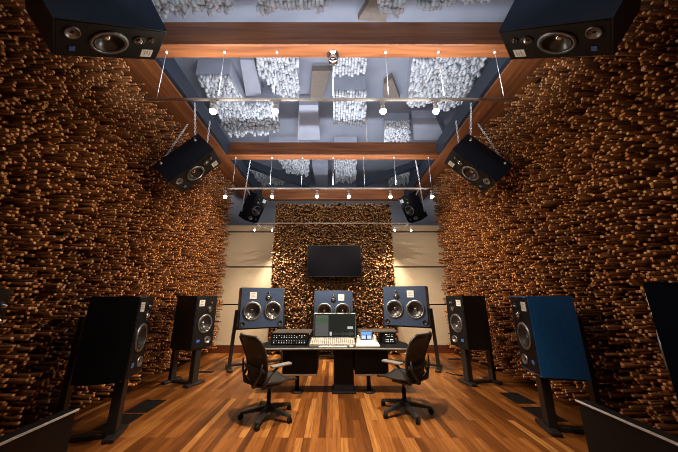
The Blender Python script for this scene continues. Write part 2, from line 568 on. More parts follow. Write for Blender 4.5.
# ------------------------------------------------------------------ lighting pipes and lamps
def lighting_pipe(y, x0, x1, z, wires, label, r=.022, top=ZB):
    root = empty('lighting_pipe', label, 'pipe', (0, y, z), 0, 'steel lighting pipes')
    b = MB(); b.tube([(x0, 0, 0), (x1, 0, 0)], r, 14); b.build('tube', 'pipe', root)
    for x in wires:
        b = MB(); b.tube([(x, 0, r * .9), (x, 0, top - z)], .0035, 8); b.lathe([(0, top - z - .03), (.018, top - z - .03), (.02, top - z), (0, top - z)], 10, mat=Matrix.Translation((x, 0, 0)))
        b.build('suspension_wire', 'pipe', root)
    return root
lighting_pipe(3.06, -2.62, 2.58, 4.20, (-2.47, -1.61, -.83, .0, .78, 1.56, 2.40), 'near steel pipe hung on wires from the near timber beam')
lighting_pipe(6.12, -2.73, 2.62, 4.17, (-2.55, -1.6, -.8, 0, .8, 1.6, 2.5), 'second steel pipe with six lamps, hung from the second timber beam')

# third, thin pipe held off the partition
root = empty('lighting_pipe', 'thin far pipe crossing the stick wall above the television', 'pipe', (0, 7.25, 3.57), 0, 'steel lighting pipes')
b = MB(); b.tube([(-2.25, 0, 0), (2.25, 0, 0)], .011, 12); b.build('tube', 'pipe', root)
for x in (-2.2, 2.2):
    b = MB(); b.tube([(x, 0, 0), (x, PY - 7.25 - .05, .0)], .011, 8); b.build('bracket', 'pipe', root)

SPOTS = []
def make_spot():
    root = empty('spotlight', '', 'spotlight')
    b = MB()
    b.box((-.03, -.026, -.05), (.03, .026, -.0235), 0, .006)
    b.tube([(0, 0, -.025), (0, 0, -.085)], .009, 8)
    b.build('clamp', 'pipe', root)
    b = MB()
    b.lathe([(0, -.085), (.024, -.085), (.032, -.10), (.032, -.135), (.047, -.175), (.043, -.175), (.03, -.14), (0, -.135)], 20)
    b.build('lamp_head', 'pipe', root)
    b = MB()
    b.lathe([(0, -.137), (.022, -.145), (.040, -.165), (.044, -.19), (.028, -.218), (0, -.228)], 16)
    b.build('bulb', 'bulb', root)
    return root
spot0 = make_spot()

def lamp(px, py, y, label, target, power, angle, group, first=[True], zoff=.18, scale=1.0, blend=.7, col=(1.0, .80, .58), spill=8.0):
    p = at_y(px, py, y)
    o = spot0 if first[0] else dup(spot0, label)
    first[0] = False
    o['label'] = label; o['group'] = group
    o.location = (p.x, y, p.z + zoff * scale)
    o.scale = (scale,) * 3
    ld = bpy.data.lights.new('spot_light', 'SPOT')
    ld.energy = power
    ld.color = col
    ld.spot_size = math.radians(angle)
    ld.spot_blend = blend
    ld.shadow_soft_size = .04
    lo = bpy.data.objects.new('spot_light', ld)
    COL.objects.link(lo)
    src = Vector((p.x, y, p.z - .05))
    lo.location = src
    lo.rotation_euler = (Vector(target) - src).to_track_quat('-Z', 'Y').to_euler()
    if spill > 0:
        pd = bpy.data.lights.new('lamp_spill', 'POINT')
        pd.energy = spill; pd.color = (1.0, .86, .70); pd.shadow_soft_size = .05
        po = bpy.data.objects.new('lamp_spill', pd); COL.objects.link(po); po.location = src
    return p

g1 = 'lamps on the near pipe'; g2 = 'lamps on the second pipe'; g3 = 'small lamps over the fabric panels'
ZP1 = 4.20
for px, lab, tgt, pw, an in (
    (213, 'leftmost glowing lamp on the near pipe, beside a hanging chain', (3.3, 4.4, 1.4), 250, 72),
    (275, 'second glowing lamp from the left on the near pipe', (-.6, 4.1, 0), 540, 76),
    (383, 'third glowing lamp from the left on the near pipe, the brightest', (.6, 4.1, 0), 540, 76),
    (436, 'rightmost glowing lamp on the near pipe, beside a hanging chain', (-3.3, 4.4, 1.4), 250, 72)):
    lamp(px, 111, 3.06, lab, tgt, pw, an, g1)
for px, lab, tgt, pw, an in (
    (225, 'leftmost glowing lamp on the second pipe, against the left stick wall', (3.3, 6.6, 1.3), 1500, 54),
    (272, 'second glowing lamp from the left on the second pipe, beside a far hanging loudspeaker', (-2.5, 7.9, .0), 360, 60),
    (317, 'third glowing lamp from the left on the second pipe', (-.7, 7.2, .9), 420, 90),
    (349, 'fourth glowing lamp from the left on the second pipe', (.7, 7.2, .9), 420, 90),
    (390.5, 'fifth glowing lamp from the left on the second pipe, touching a far hanging loudspeaker', (2.5, 7.9, .0), 360, 60),
    (432, 'rightmost glowing lamp on the second pipe, against the right stick wall', (-3.3, 6.6, 1.3), 1500, 54)):
    lamp(px, 196.5, 6.12, lab, tgt, pw, an, g2)
for px, lab, tgt, pw in (
    (254.7, 'left small lamp over the left fabric panels', (-2.35, 7.9, .2), 6),
    (272, 'small lamp at the left edge of the far stick wall', (-1.5, 7.75, .9), 330),
    (394.5, 'small lamp at the right edge of the far stick wall', (1.5, 7.75, .9), 330),
    (411, 'right small lamp over the right fabric panels', (2.35, 7.9, .2), 6)):
    lamp(px, 229.3, 7.25, lab, tgt, pw, 70, g3, zoff=.13, scale=.55, spill=.4)

# chrome swivel under the near timber
b = MB()
b.lathe([(0, 0), (.09, 0), (.09, -.015), (.045, -.03), (.05, -.07), (.075, -.10), (.075, -.13), (.04, -.165), (0, -.17)], 24)
o = b.build('ceiling_mount', 'chrome'); o.location = (0, 3.12, ZB)
tag(o, 'round chrome mount under the middle of the near timber beam', 'mount')

# ------------------------------------------------------------------ loudspeakers
def driver(b_name, parent, x, z, r, y, cone='cone', rim='rim', cap='chrome', depth=.07):
    """woofer: rim > surround, cone, dust cap; axis towards -Y"""
    T = Matrix.Translation((x, y, z)) @ Matrix.Rotation(PI / 2, 4, 'X')
    b = MB(); b.lathe([(r * .82, -.001), (r * .82, .012), (r * .88, .016), (r, .012), (r, -.001)], 40, mat=T)
    root = b.build(b_name, rim, parent)
    b = MB(); b.lathe([(r * .84, .004), (r * .80, .014), (r * .74, .014), (r * .70, .003)], 40, mat=T); b.build('surround', 'surround', root)
    b = MB(); b.lathe([(r * .71, .004), (r * .55, -depth * .35), (r * .25, -depth * .85), (.0, -depth * .85)], 40, mat=T); b.build('cone', cone, root)
    b = MB(); b.lathe([(r * .24, -depth * .82), (r * .19, -depth * .55), (r * .10, -depth * .42), (0, -depth * .38)], 24, mat=T); b.build('dust_cap', cap, root)
    return root

def tweeter(parent, x, z, r, y, name='tweeter'):
    T = Matrix.Translation((x, y, z)) @ Matrix.Rotation(PI / 2, 4, 'X')
    b = MB(); b.lathe([(r * .55, .002), (r * .6, .008), (r, .008), (r, -.001)], 28, mat=T)
    root = b.build(name, 'surround', parent)
    b = MB(); b.lathe([(r * .58, .002), (r * .42, .022), (r * .2, .032), (0, .035)], 24, mat=T); b.build('dome', 'chrome', root)

def panel_label(parent, x, z, w, h, y):
    b = MB(); b.box((x - w / 2, y - .006, z - h / 2), (x + w / 2, y, z + h / 2), 0, .0015)
    o = b.build('label_plate', 'label', parent)
    b = MB()
    for k, (f0, f1) in enumerate(((-.3, .3), (-.36, .1), (-.36, .3))):
        zz = z + h * (.26 - .22 * k)
        b.box((x + f0 * w, y - .0072, zz - h * .03), (x + f1 * w, y - .0055, zz + h * .03))
    b.build('print', 'ink', o)

def cabinet_with_holes(b, W, D, Hh, bev):
    b.box((-W / 2, 0, 0), (W / 2, D, Hh), 0, 0)
    t = .014
    for lo, hi in (((-W / 2, -.070, 0), (-W / 2 + t, 0, Hh)), ((W / 2 - t, -.070, 0), (W / 2, 0, Hh)), ((-W / 2 + t, -.070, 0), (W / 2 - t, 0, t)), ((-W / 2 + t, -.070, Hh - t), (W / 2 - t, 0, Hh))):
        b.box(lo, hi, 0, 0)

def recessed_baffle(W, Hh, holes, y0, y1):
    """flat plate with true round openings so that the cones sit inside it"""
    bm = bmesh.new()
    outer = [bm.verts.new((sx * W / 2, y0, Hh / 2 + sz * Hh / 2)) for sx, sz in ((-1, -1), (1, -1), (1, 1), (-1, 1))]
    es = [bm.edges.new((outer[i], outer[(i + 1) % 4])) for i in range(4)]
    for (x, z, r) in holes:
        ring = [bm.verts.new((x + r * math.cos(2 * PI * k / 36), y0, z + r * math.sin(2 * PI * k / 36))) for k in range(36)]
        es += [bm.edges.new((ring[k], ring[(k + 1) % 36])) for k in range(36)]
    bmesh.ops.triangle_fill(bm, edges=es, use_beauty=True)
    r = bmesh.ops.extrude_face_region(bm, geom=list(bm.faces))
    vs = [v for v in r['geom'] if isinstance(v, bmesh.types.BMVert)]
    bmesh.ops.translate(bm, verts=vs, vec=(0, y1 - y0, 0))
    return bm

SW, SD, SH = .50, .50, .92
def make_monitor(sgn, cab, SD=.42):
    """mid-size studio loudspeaker; front on -Y, origin at the middle of its underside; sgn = side of the label"""
    root = empty('studio_speaker', '', 'loudspeaker')
    b = MB(); cabinet_with_holes(b, SW, SD, SH, .012); b.build('cabinet', cab, root)
    RW = .168; WZ = .42
    b = MB(); b.bm.free(); b.bm = recessed_baffle(SW - .03, SH - .03, [(0, WZ - .015, RW * .97)], -.075, -.002)
    o = b.build('baffle', 'baffle', root); o.location = (0, 0, .015)
    yf = -.075
    driver('woofer', root, 0, WZ, RW, yf, depth=.06)
    tweeter(root, -sgn * .10, SH - .13, .034, yf, 'tweeter')
    tweeter(root, -sgn * .075, SH - .245, .062, yf, 'midrange')
    panel_label(root, sgn * .125, SH - .13, .125, .115, yf)
    T = Matrix.Translation((-sgn * .10, yf, .125)) @ Matrix.Rotation(PI / 2, 4, 'X') @ Matrix.Diagonal((1.25, 1, 1, 1))
    b = MB(); b.lathe([(0, -.0005), (.048, .001), (.052, .012), (.060, .012), (.062, -.001)], 28, mat=T); b.build('port', 'rim', root)
    b = MB(); b.box((sgn * .12 - .035, yf - .008, .105), (sgn * .12 + .035, yf, .155), 0, .006); b.build('badge', 'badge', root)
    return root

def facing_matrix(pos, n):
    n = Vector(n).normalized()
    Y = -n
    up = Vector((0, 0, 1))
    X = Y.cross(up).normalized()
    Z = X.cross(Y)
    R = Matrix((X, Y, Z)).transposed().to_4x4()
    return Matrix.Translation(pos) @ R

LISTEN = Vector((0, 4.3, 1.2))
protos = {}
def monitor(sgn, cab, matrix, label, group, depth=.42):
    key = (sgn, cab, depth)
    if key not in protos:
        o = protos[key] = make_monitor(sgn, cab, depth)
        o['label'] = label
    else:
        o = dup(protos[key], label)
    o['group'] = group
    o.matrix_world = matrix
    return o

# speaker stands
def make_stand(sgn):
    root = empty('speaker_stand', '', 'speaker stand')
    b = MB(); b.box((-.065, -.03, .035), (.065, .07, .585), 0, .008); b.build('front_post', 'stand', root)
    b = MB(); b.box((-.18, -.03, .585), (.18, .40, .618), 0, .006); b.build('top_plate', 'stand', root)
    b = MB()
    b.quad_box([(-.05, .50, .05), (.05, .50, .05), (.05, .57, .05), (-.05, .57, .05), (-.05, .52, 1.30), (.05, .52, 1.30), (.05, .56, 1.30), (-.05, .56, 1.30)])
    b.build('rear_post', 'stand', root)
    b = MB(); b.box((-.05, -.02, .0), (.05, .56, .05), 0, .01); b.build('base_rail', 'stand', root)
    b = MB(); b.box((-.19, -.075, .0), (.19, .045, .045), 0, .014); b.build('foot', 'stand', root)
    b = MB(); b.box((-.19, .48, .0), (.19, .58, .045), 0, .014); b.build('foot', 'stand', root)
    return root
stand0 = None
def floor_pair(x, y, yaw, sgn, cab, label, slabel, z0=.62):
    global stand0
    a = math.radians(yaw)
    n = Vector((math.sin(a), -math.cos(a), 0))
    px_, py_ = x - n.x * .075, y - n.y * .075
    monitor(sgn, cab, facing_matrix((px_, py_, z0), n), label, 'loudspeakers on black floor stands')
    if stand0 is None:
        stand0 = make_stand(1); s = stand0; s['label'] = slabel
    else:
        s = dup(stand0, slabel)
    s['group'] = 'black speaker stands'
    s.matrix_world = facing_matrix((px_ - n.x * .02, py_ - n.y * .02, 0), n) @ Matrix.Diagonal((1, 1, (z0 - .001) / .618, 1))

floor_pair(-2.41, 3.51, 107, -1, 'cab_black', 'black floor loudspeaker at left, nearer of two seen whole beside left stick wall', 'black stand under the nearer loudspeaker at the left stick wall')
floor_pair(-2.41, 5.20, 70, -1, 'cab_black', 'black floor loudspeaker beside left stick wall, farther one next to fabric panels', 'black stand under the farther loudspeaker at the left stick wall')
floor_pair(2.50, 3.65, -102.6, 1, 'cab_blue_lit', 'floor loudspeaker with brightly lit blue side, nearer of two seen whole beside right stick wall', 'black stand under the blue-sided loudspeaker at the right stick wall')
floor_pair(2.36, 5.28, -77.7, 1, 'cab_black', 'black floor loudspeaker beside right stick wall, farther one next to fabric panels', 'black stand under the farther loudspeaker at the right stick wall')
floor_pair(2.56, 2.18, -143, 1, 'cab', 'dark blue loudspeaker cut by the right edge, above the low cabinet', 'black stand mostly behind the low cabinet at right', .72)
floor_pair(-2.50, 2.02, 128, -1, 'cab', 'loudspeaker barely showing at the left edge, above the low cabinet', 'black stand mostly behind the low cabinet at left', .68)

# hanging loudspeakers with chains
def chain_mesh(p0, p1):
    p0 = Vector(p0); p1 = Vector(p1)
    d = p1 - p0; L = d.length; d.normalize()
    n = max(4, int(L / .05))
    b = MB()
    q = d.to_track_quat('Z', 'Y').to_matrix().to_4x4()
    for k in range(n):
        c = p0 + d * (L * (k + .5) / n)
        R = Matrix.Translation(c) @ q @ Matrix.Rotation(PI / 2 * (k % 2), 4, 'Z')
        hl = L / n * .62
        pts = [R @ Vector((.016 * math.cos(a), 0, hl * math.sin(a))) for a in [2 * PI * j / 8 for j in range(8)]]
        b.tube(pts, .0052, 5, closed=True)
    return b

def hanging(c, yaw, pit, s, sgn, label, anchors, group='loudspeakers hung on chains'):
    a, p = math.radians(yaw) * -s, math.radians(pit)
    n = Vector((math.cos(p) * math.sin(a), -math.cos(p) * math.cos(a), math.sin(p)))
    m = facing_matrix((0, 0, 0), n)
    face = Vector((c[0] * -s, c[1], c[2]))
    m = Matrix.Translation(face - m @ Vector((0, -.075, SH / 2))) @ m
    o = monitor(sgn, 'cab', m, label, group, .34)
    inv = m.inverted()
    for (lx, ly, lz), top in anchors:
        b = chain_mesh((lx, ly, lz), inv @ Vector(top))
        b.build('chain', 'chain', o)
    for (lx, ly, lz), top in anchors:
        b = MB(); b.lathe([(0, 0), (.022, 0), (.022, .006), (.010, .010), (0, .012)], 14,
                          mat=Matrix.Translation((lx, ly, lz)) @ Matrix.Rotation(PI / 2 if lx > 0 else -PI / 2, 4, 'Y'))
        b.build('eye_bolt', 'chain', o)
    return o
hw = SW / 2
for s in (-1, 1):
    nm = 'left' if s < 0 else 'right'
    mx = (lambda x: x) if s < 0 else (lambda x: 666 - x)
    near_side = s * -1
    # local +X of a speaker aimed right (left ones) points away from camera or towards it: pick by sign
    e = hw * (-1 if s < 0 else 1)
    hanging((-2.215, 2.062, 4.016), 136, -54.5, s, -s, f'{nm} near hanging loudspeaker, largest of the three hung on the {nm}',
            [((e, .26, .80), (s * 2.86, 1.7, 5.036)), ((-e, .26, .80), (s * 2.86, 2.5, 5.036)), ((e, .28, .15), (s * 3.0, 1.5, 5.036))])
    a1 = at_z(mx(195), 103, ZB - .03); a2 = at_z(mx(210), 121, ZB - .03); a3 = at_z(mx(181), 124, ZB - .03); a3.x = s * 3.04
    hanging((-2.431, 4.254, 3.692), 96.1, -44.2, s, -s, f'{nm} hanging loudspeaker on three chains, second of the three hung on the {nm}',
            [((e, .26, .80), a1), ((-e, .26, .80), a2), ((e, .28, .12), a3)])
    a1 = at_z(mx(250), 166, ZB + .0); a2 = Vector((s * 2.1, 7.3, ZB + .3))
    hanging((-2.468, 8.026, 4.249), 57.7, -30.7, s, -s, f'{nm} far hanging loudspeaker above the fabric panels, smallest of the three hung on the {nm}',
            [((e, .28, .2), (s * 2.2, 6.23, ZB - .03)), ((e, .26, .8), (s * 2.85, 7.9, ZB - .03)), ((-e, .26, .8), (s * 2.95, 8.3, ZB - .03))])

# big main loudspeakers
MW, MH, MD = 0.99, .88, .46
def make_main(lx, tx):
    root = empty('main_speaker', '', 'loudspeaker')
    b = MB(); b.box((-MW / 2, .03, 0), (MW / 2, MD, MH), 0, .012); b.build('cabinet', 'cab_black', root)
    wz, r = .36, .205
    bm = recessed_baffle(MW - .01, MH - .01, [(-.235, wz, r * .97), (.235, wz, r * .97)], -.05, .029)
    b = MB(); b.bm.free(); b.bm = bm; b.build('baffle', 'blue_baffle', root)
    for x in (-.235, .235):
        driver('woofer', root, x, wz, r, -.05, depth=.07)
    tweeter(root, tx, .655, .068, -.05, 'midrange')
    tweeter(root, tx, .765, .028, -.05, 'tweeter')
    panel_label(root, lx, .70, .155, .155, -.05)
    for x in (-.42, .42):
        T = Matrix.Translation((x, -.05, .085)) @ Matrix.Rotation(PI / 2, 4, 'X')
        b = MB(); b.lathe([(0, .0), (.04, .002), (.045, .01), (.055, .01), (.056, -.001)], 24, mat=T); b.build('port', 'surround', root)
    return root

def make_main_stand(h, spread):
    root = empty('main_speaker_stand', '', 'speaker stand')
    for s in (-1, 1):
        b = MB()
        x0, x1 = s * (MW / 2 + .045), s * (MW / 2 + spread)
        w = .035
        b.quad_box([(x1 - w, .14, .04), (x1 + w, .14, .04), (x1 + w, .24, .04), (x1 - w, .24, .04),
                    (x0 - w, .14, h + .38), (x0 + w, .14, h + .38), (x0 + w, .24, h + .38), (x0 - w, .24, h + .38)])
        b.build('leg', 'stand', root)
        b = MB(); b.box((x1 - .05, -.12, 0), (x1 + .05, .50, .05), 0, .012); b.build('foot', 'stand', root)
    b = MB(); b.box((-MW / 2 - .045, .12, h - .05), (MW / 2 + .045, .42, h - .002), 0, .006); b.build('cradle', 'stand', root)
    b = MB(); b.box((-MW / 2 - spread, .16, .05), (MW / 2 + spread, .22, .10), 0, .01); b.build('cross_bar', 'stand', root)
    return root
mains = (
    (262.5, 307, 6.35, math.radians(26), -.235, .12, 'left main loudspeaker with dark blue front, in front of the left fabric panels', 'black stand with splayed legs under the left main loudspeaker'),
    (333.5, 308, 7.0, 0, .20, .0, 'middle main loudspeaker with blue front, directly behind the computer monitor', 'black stand under the middle main loudspeaker, behind the desk'),
    (405, 305.5, 6.35, math.radians(-26), .15, -.18, 'right main loudspeaker with dark blue front, in front of the right fabric panels', 'black stand with splayed legs under the right main loudspeaker'))
for px, py, y, yaw, lx, tx, lab, slab in mains:
    c = at_y(px, py, y)
    o = make_main(lx, tx); o['label'] = lab; o['group'] = 'main loudspeakers'
    z0 = c.z - MH / 2
    o.location = (c.x, y, z0); o.rotation_euler = (0, 0, yaw)
    s = make_main_stand(z0, .10); s['label'] = slab; s['group'] = 'main loudspeaker stands'
    s.location = (c.x, y, 0); s.rotation_euler = (0, 0, yaw)

# ------------------------------------------------------------------ television
p0 = at_y(306.5, 277, 7.42); p1 = at_y(361, 245, 7.42)
root = empty('television', 'large black switched-off television on the far stick wall', 'television', ((p0.x + p1.x) / 2, 7.42, p0.z))
w = p1.x - p0.x; h = p1.z - p0.z
b = MB(); b.box((-w / 2, 0, 0), (w / 2, .05, h), 0, .008); b.build('bezel', 'black', root)
b = MB(); b.box((-w / 2 + .018, -.004, .022), (w / 2 - .018, .002, h - .018)); b.build('screen', 'screen', root)
b = MB(); b.box((-.1, .05, 2.5 - p0.z - .10), (.1, PY - 7.42 - .002, 2.5 - p0.z + .10), 0, .004); b.build('wall_bracket', 'black', root)

# ------------------------------------------------------------------ desk
DX0, DX1, DY0, DY1, DZ = -1.20, 1.26, 4.52, 5.35, .735
root = empty('studio_desk', 'wide charcoal studio desk with grey front edge in the middle of the room', 'desk', (0, 0, 0))
def desk_poly(inset=0.0):
    pts = []
    for k in range(13):
        t = k / 12
        x = DX0 + (DX1 - DX0) * t
        pts.append((x, DY0 + .05 * (1 - (2 * t - 1) ** 2)))
    pts += [(DX1 + .04, DY0 + .45), (DX1 - .05, DY1), (DX0 + .05, DY1), (DX0 - .04, DY0 + .45)]
    return pts
b = MB(); b.prism(desk_poly(), DZ - .04, DZ); b.build('desktop', 'desk', root)
b = MB()
pts = desk_poly()[:13]
b.tube([(x, y - .004, DZ - .018) for x, y in pts], .017, 8); b.build('edge_trim', 'desk_edge', root)
px0 = at_y(334, 360, 4.95).x; px1 = at_y(353, 360, 4.95).x
b = MB(); b.box((px0, 4.82, .03), (px1, 5.12, DZ - .04), 0, .006); b.box((px0 - .03, 4.78, 0), (px1 + .03, 5.16, .03), 0, .006); b.build('pedestal', 'black', root)
for cx in (-.60, .60):
    b = MB(); b.tube([(cx, 4.9, .02), (cx, 4.9, DZ - .04)], .035, 14); b.lathe([(0, 0), (.11, 0), (.11, .012), (.04, .022), (0, .022)], 20, mat=Matrix.Translation((cx, 4.9, 0))); b.build('leg', 'black', root)
for x0, x1 in ((-.84, -.26), (.36, .92)):
    b = MB(); b.box((x0, 4.76, .30), (x1, 4.84, DZ - .04), 0, .006); b.box((x0, 4.96, .30), (x1, 5.25, DZ - .04), 0, .006); b.build('underdesk_rack', 'black', root)
    b = MB(); b.box((x0 + .02, 4.757, .275), (x1 - .02, 4.84, .298), 0, .002); b.build('rack_strip', 'white', root)  # thin white strip just below each rack

# outboard gear units on the desk
def gear_unit(x0, x1, y0, y1, label, slab0, slab1, dense):
    cx = (x0 + x1) / 2
    root = empty('outboard_rack', label, 'audio gear', (cx, y0, DZ), 0, 'racks of gear on the desk')
    hw_ = (x1 - x0) / 2; d = y1 - y0; h = .185
    b = MB(); b.box((-hw_, .01, 0), (hw_, d, h), 0, .005); b.build('housing', 'black', root)
    b = MB(); b.box((slab0 - cx, -.02, h), (slab1 - cx, d + .02, h + .022), 0, .005); b.build('top_shelf', 'shelf', root)
    for r in range(2):
        z0 = .012 + r * .086
        b = MB(); b.box((-hw_ + .012, -.002, z0), (hw_ - .012, .012, z0 + .08), 0, .002); f = b.build('faceplate', 'grey' if False else 'black', root)
        b = MB(); k2 = MB()
        n = 13 if dense else 7
        for k in range(n):
            x = -hw_ + .05 + (2 * hw_ - .1) * k / (n - 1)
            if random.random() < .75:
                T = Matrix.Translation((x, -.002, z0 + .052)) @ Matrix.Rotation(PI / 2, 4, 'X')
                b.lathe([(0, .012), (.008, .012), (.010, 0), (0, 0)], 10, mat=T)
            if random.random() < .7:
                hh = random.choice((.008, .014, .02))
                k2.box((x - .006, -.006, z0 + .016), (x + .006, -.001, z0 + .016 + hh))
        b.build('knobs', 'alu', f)
        k2.build('indicators', 'led', f)
    return root
gear_unit(-1.06, -.44, 4.80, 5.18, 'black rack gear with lit white knobs, left side of the desk', -1.04, -.38, True)
gear_unit(.88, 1.10, 4.92, 5.25, 'small black rack gear under a thin shelf, right side of the desk', .46, 1.14, False)

# computer monitor
c0 = at_y(313.5, 338, 5.036); c1 = at_y(355.5, 313, 5.036)
mw = c1.x - c0.x; mh = c1.z - c0.z
root = empty('computer_monitor', 'silver-edged computer monitor with dark editing screen, centre of the desk', 'monitor', ((c0.x + c1.x) / 2, 5.02, DZ))
zb = c0.z - DZ
b = MB(); b.box((-mw / 2, 0, zb), (mw / 2, .035, zb + mh), 0, .006); fr = b.build('frame', 'alu', root)
b = MB(); b.box((-mw / 2 + .012, -.003, zb + .018), (mw / 2 - .012, .001, zb + mh - .016)); sc = b.build('screen', 'ui_dark', root)
def ui(x0, x1, z0, z1, mat, nm):
    b = MB()
    b.box((-mw / 2 + mw * x0, -.0045, zb + mh * z0), (-mw / 2 + mw * x1, -.0028, zb + mh * z1))
    return b.build(nm, mat, sc)
ui(.04, .35, .08, .92, 'ui_grey', 'side_pane')
b = MB()
for k in range(26):
    x = -mw / 2 + mw * (.05 + .29 * k / 25); a = (.03 + .10 * random.random()) * mh
    b.box((x - .003, -.006, zb + mh * .70 - a), (x + .003, -.0043, zb + mh * .70 + a))
b.build('waveform', 'ui_green', sc)
ui(.38, .43, .10, .25, 'ui_white', 'dialog')
ui(.80, .93, .36, .46, 'ui_white', 'dialog')
b = MB()
for k in range(22):
    x = -mw / 2 + mw * (.46 + .48 * k / 21); a = (.02 + .07 * random.random()) * mh
    b.box((x - .003, -.0045, zb + mh * .17 - a), (x + .003, -.0028, zb + mh * .17 + a))
b.build('level_bars', 'ui_grey', sc)
b = MB(); b.box((-.09, .03, .012), (.09, .05, zb + .05), 0, .004); b.box((-.11, -.02, 0), (.11, .16, .012), 0, .004); b.build('stand', 'alu', root)

# control surface with cream keys
k0 = at_z(308, 349, DZ).x; k1 = at_z(357, 349, DZ).x
root = empty('control_surface', 'long cream-keyed control surface on the desk below the monitor', 'control surface', (0, 4.66, DZ))
b = MB(); y0, y1 = 0, .30
b.quad_box([(k0, y0, .0), (k1, y0, 0), (k1, y1, 0), (k0, y1, 0), (k0, y0, .022), (k1, y0, .022), (k1, y1, .085), (k0, y1, .085)])
b.build('body', 'grey', root)
b = MB()
sl = math.atan2(.063, .30)
for r in range(5):
    for k in range(22):
        x = k0 + .012 + (k1 - k0 - .024) * (k + .5) / 22
        yy = .03 + .058 * r
        T = Matrix.Translation((x, yy, .022 + yy * .21 + .006)) @ Matrix.Rotation(sl, 4, 'X')
        b.box((-.013, -.022, -.004), (.013, .022, .008), 0, .002, T, 1)
b.build('keys', 'key', root)
b = MB(); b.box((k0, y1, 0), (k1, y1 + .02, .092), 0, .004); b.build('back_rail', 'grey', root)

# slim white keyboard + mouse
k0 = at_z(318, 349.5, DZ).x; k1 = at_z(347.5, 349.5, DZ).x
root = empty('keyboard', 'slim white keyboard on the desk edge in front of the control surface', 'keyboard', ((k0 + k1) / 2, 4.585, DZ))
hk = (k1 - k0) / 2
b = MB(); b.box((-hk, 0, 0), (hk, .065, .012), 0, .003); b.build('body', 'white', root)
b = MB()
for r in range(3):
    for k in range(14):
        x = -hk + .012 + (2 * hk - .024) * (k + .5) / 14
        b.box((x - .014, .008 + r * .018, .012), (x + .014, .022 + r * .018, .016))
b.build('keys', 'white', root)
mp = at_z(352, 348.5, DZ)
b = MB()
b.lathe([(0, 0), (.030, 0), (.033, .010), (.028, .024), (.015, .032), (0, .034)], 24, mat=Matrix.Diagonal((1.15, 1.2, 1, 1)))
root = empty('computer_mouse', 'small white mouse right of the slim white keyboard', 'mouse', (mp.x, 4.625, DZ))
b.build('shell', 'white', root)
b = MB(); b.box((-.004, -.026, .026), (.004, -.008, .034), 0, .002); b.build('scroll_wheel', 'grey', root)

# white console with blue screens
q0 = at_z(357.5, 349, DZ).x; q1 = at_z(382, 349, DZ).x
cx = (q0 + q1) / 2; hq = (q1 - q0) / 2
root = empty('studio_remote', 'white desktop console with glowing blue screens, right of the control surface', 'console', (cx, 4.65, DZ))
b = MB()
b.quad_box([(-hq, 0, 0), (hq, 0, 0), (hq * .85, .34, 0), (-hq * .80, .34, 0), (-hq, 0, .018), (hq, 0, .018), (hq * .85, .34, .105), (-hq * .80, .34, .105)])
b.box((hq * .62, .12, .05), (hq * .84, .34, .15), 0, .012)
b.box((-hq * .80, .20, .06), (-hq * .60, .34, .135), 0, .012)
b.build('body', 'white', root)
b = MB(); b.box((-hq * .52, .20, .07), (hq * .52, .235, .225), 0, .004); s_ = b.build('screen_hood', 'grey', root)
b = MB(); b.box((-hq * .48, .196, .08), (hq * .48, .2005, .21)); b.build('display', 'ui_navy', s_)
b = MB(); b.box((-hq * .44, .1935, .09), (-hq * .06, .1965, .145)); b.box((hq * .06, .1935, .09), (hq * .44, .1965, .145)); b.build('page', 'ui_pale', s_)
b = MB(); b.box((-hq * .46, .1935, .155), (hq * .46, .1965, .205)); b.build('page', 'ui_blue', s_)

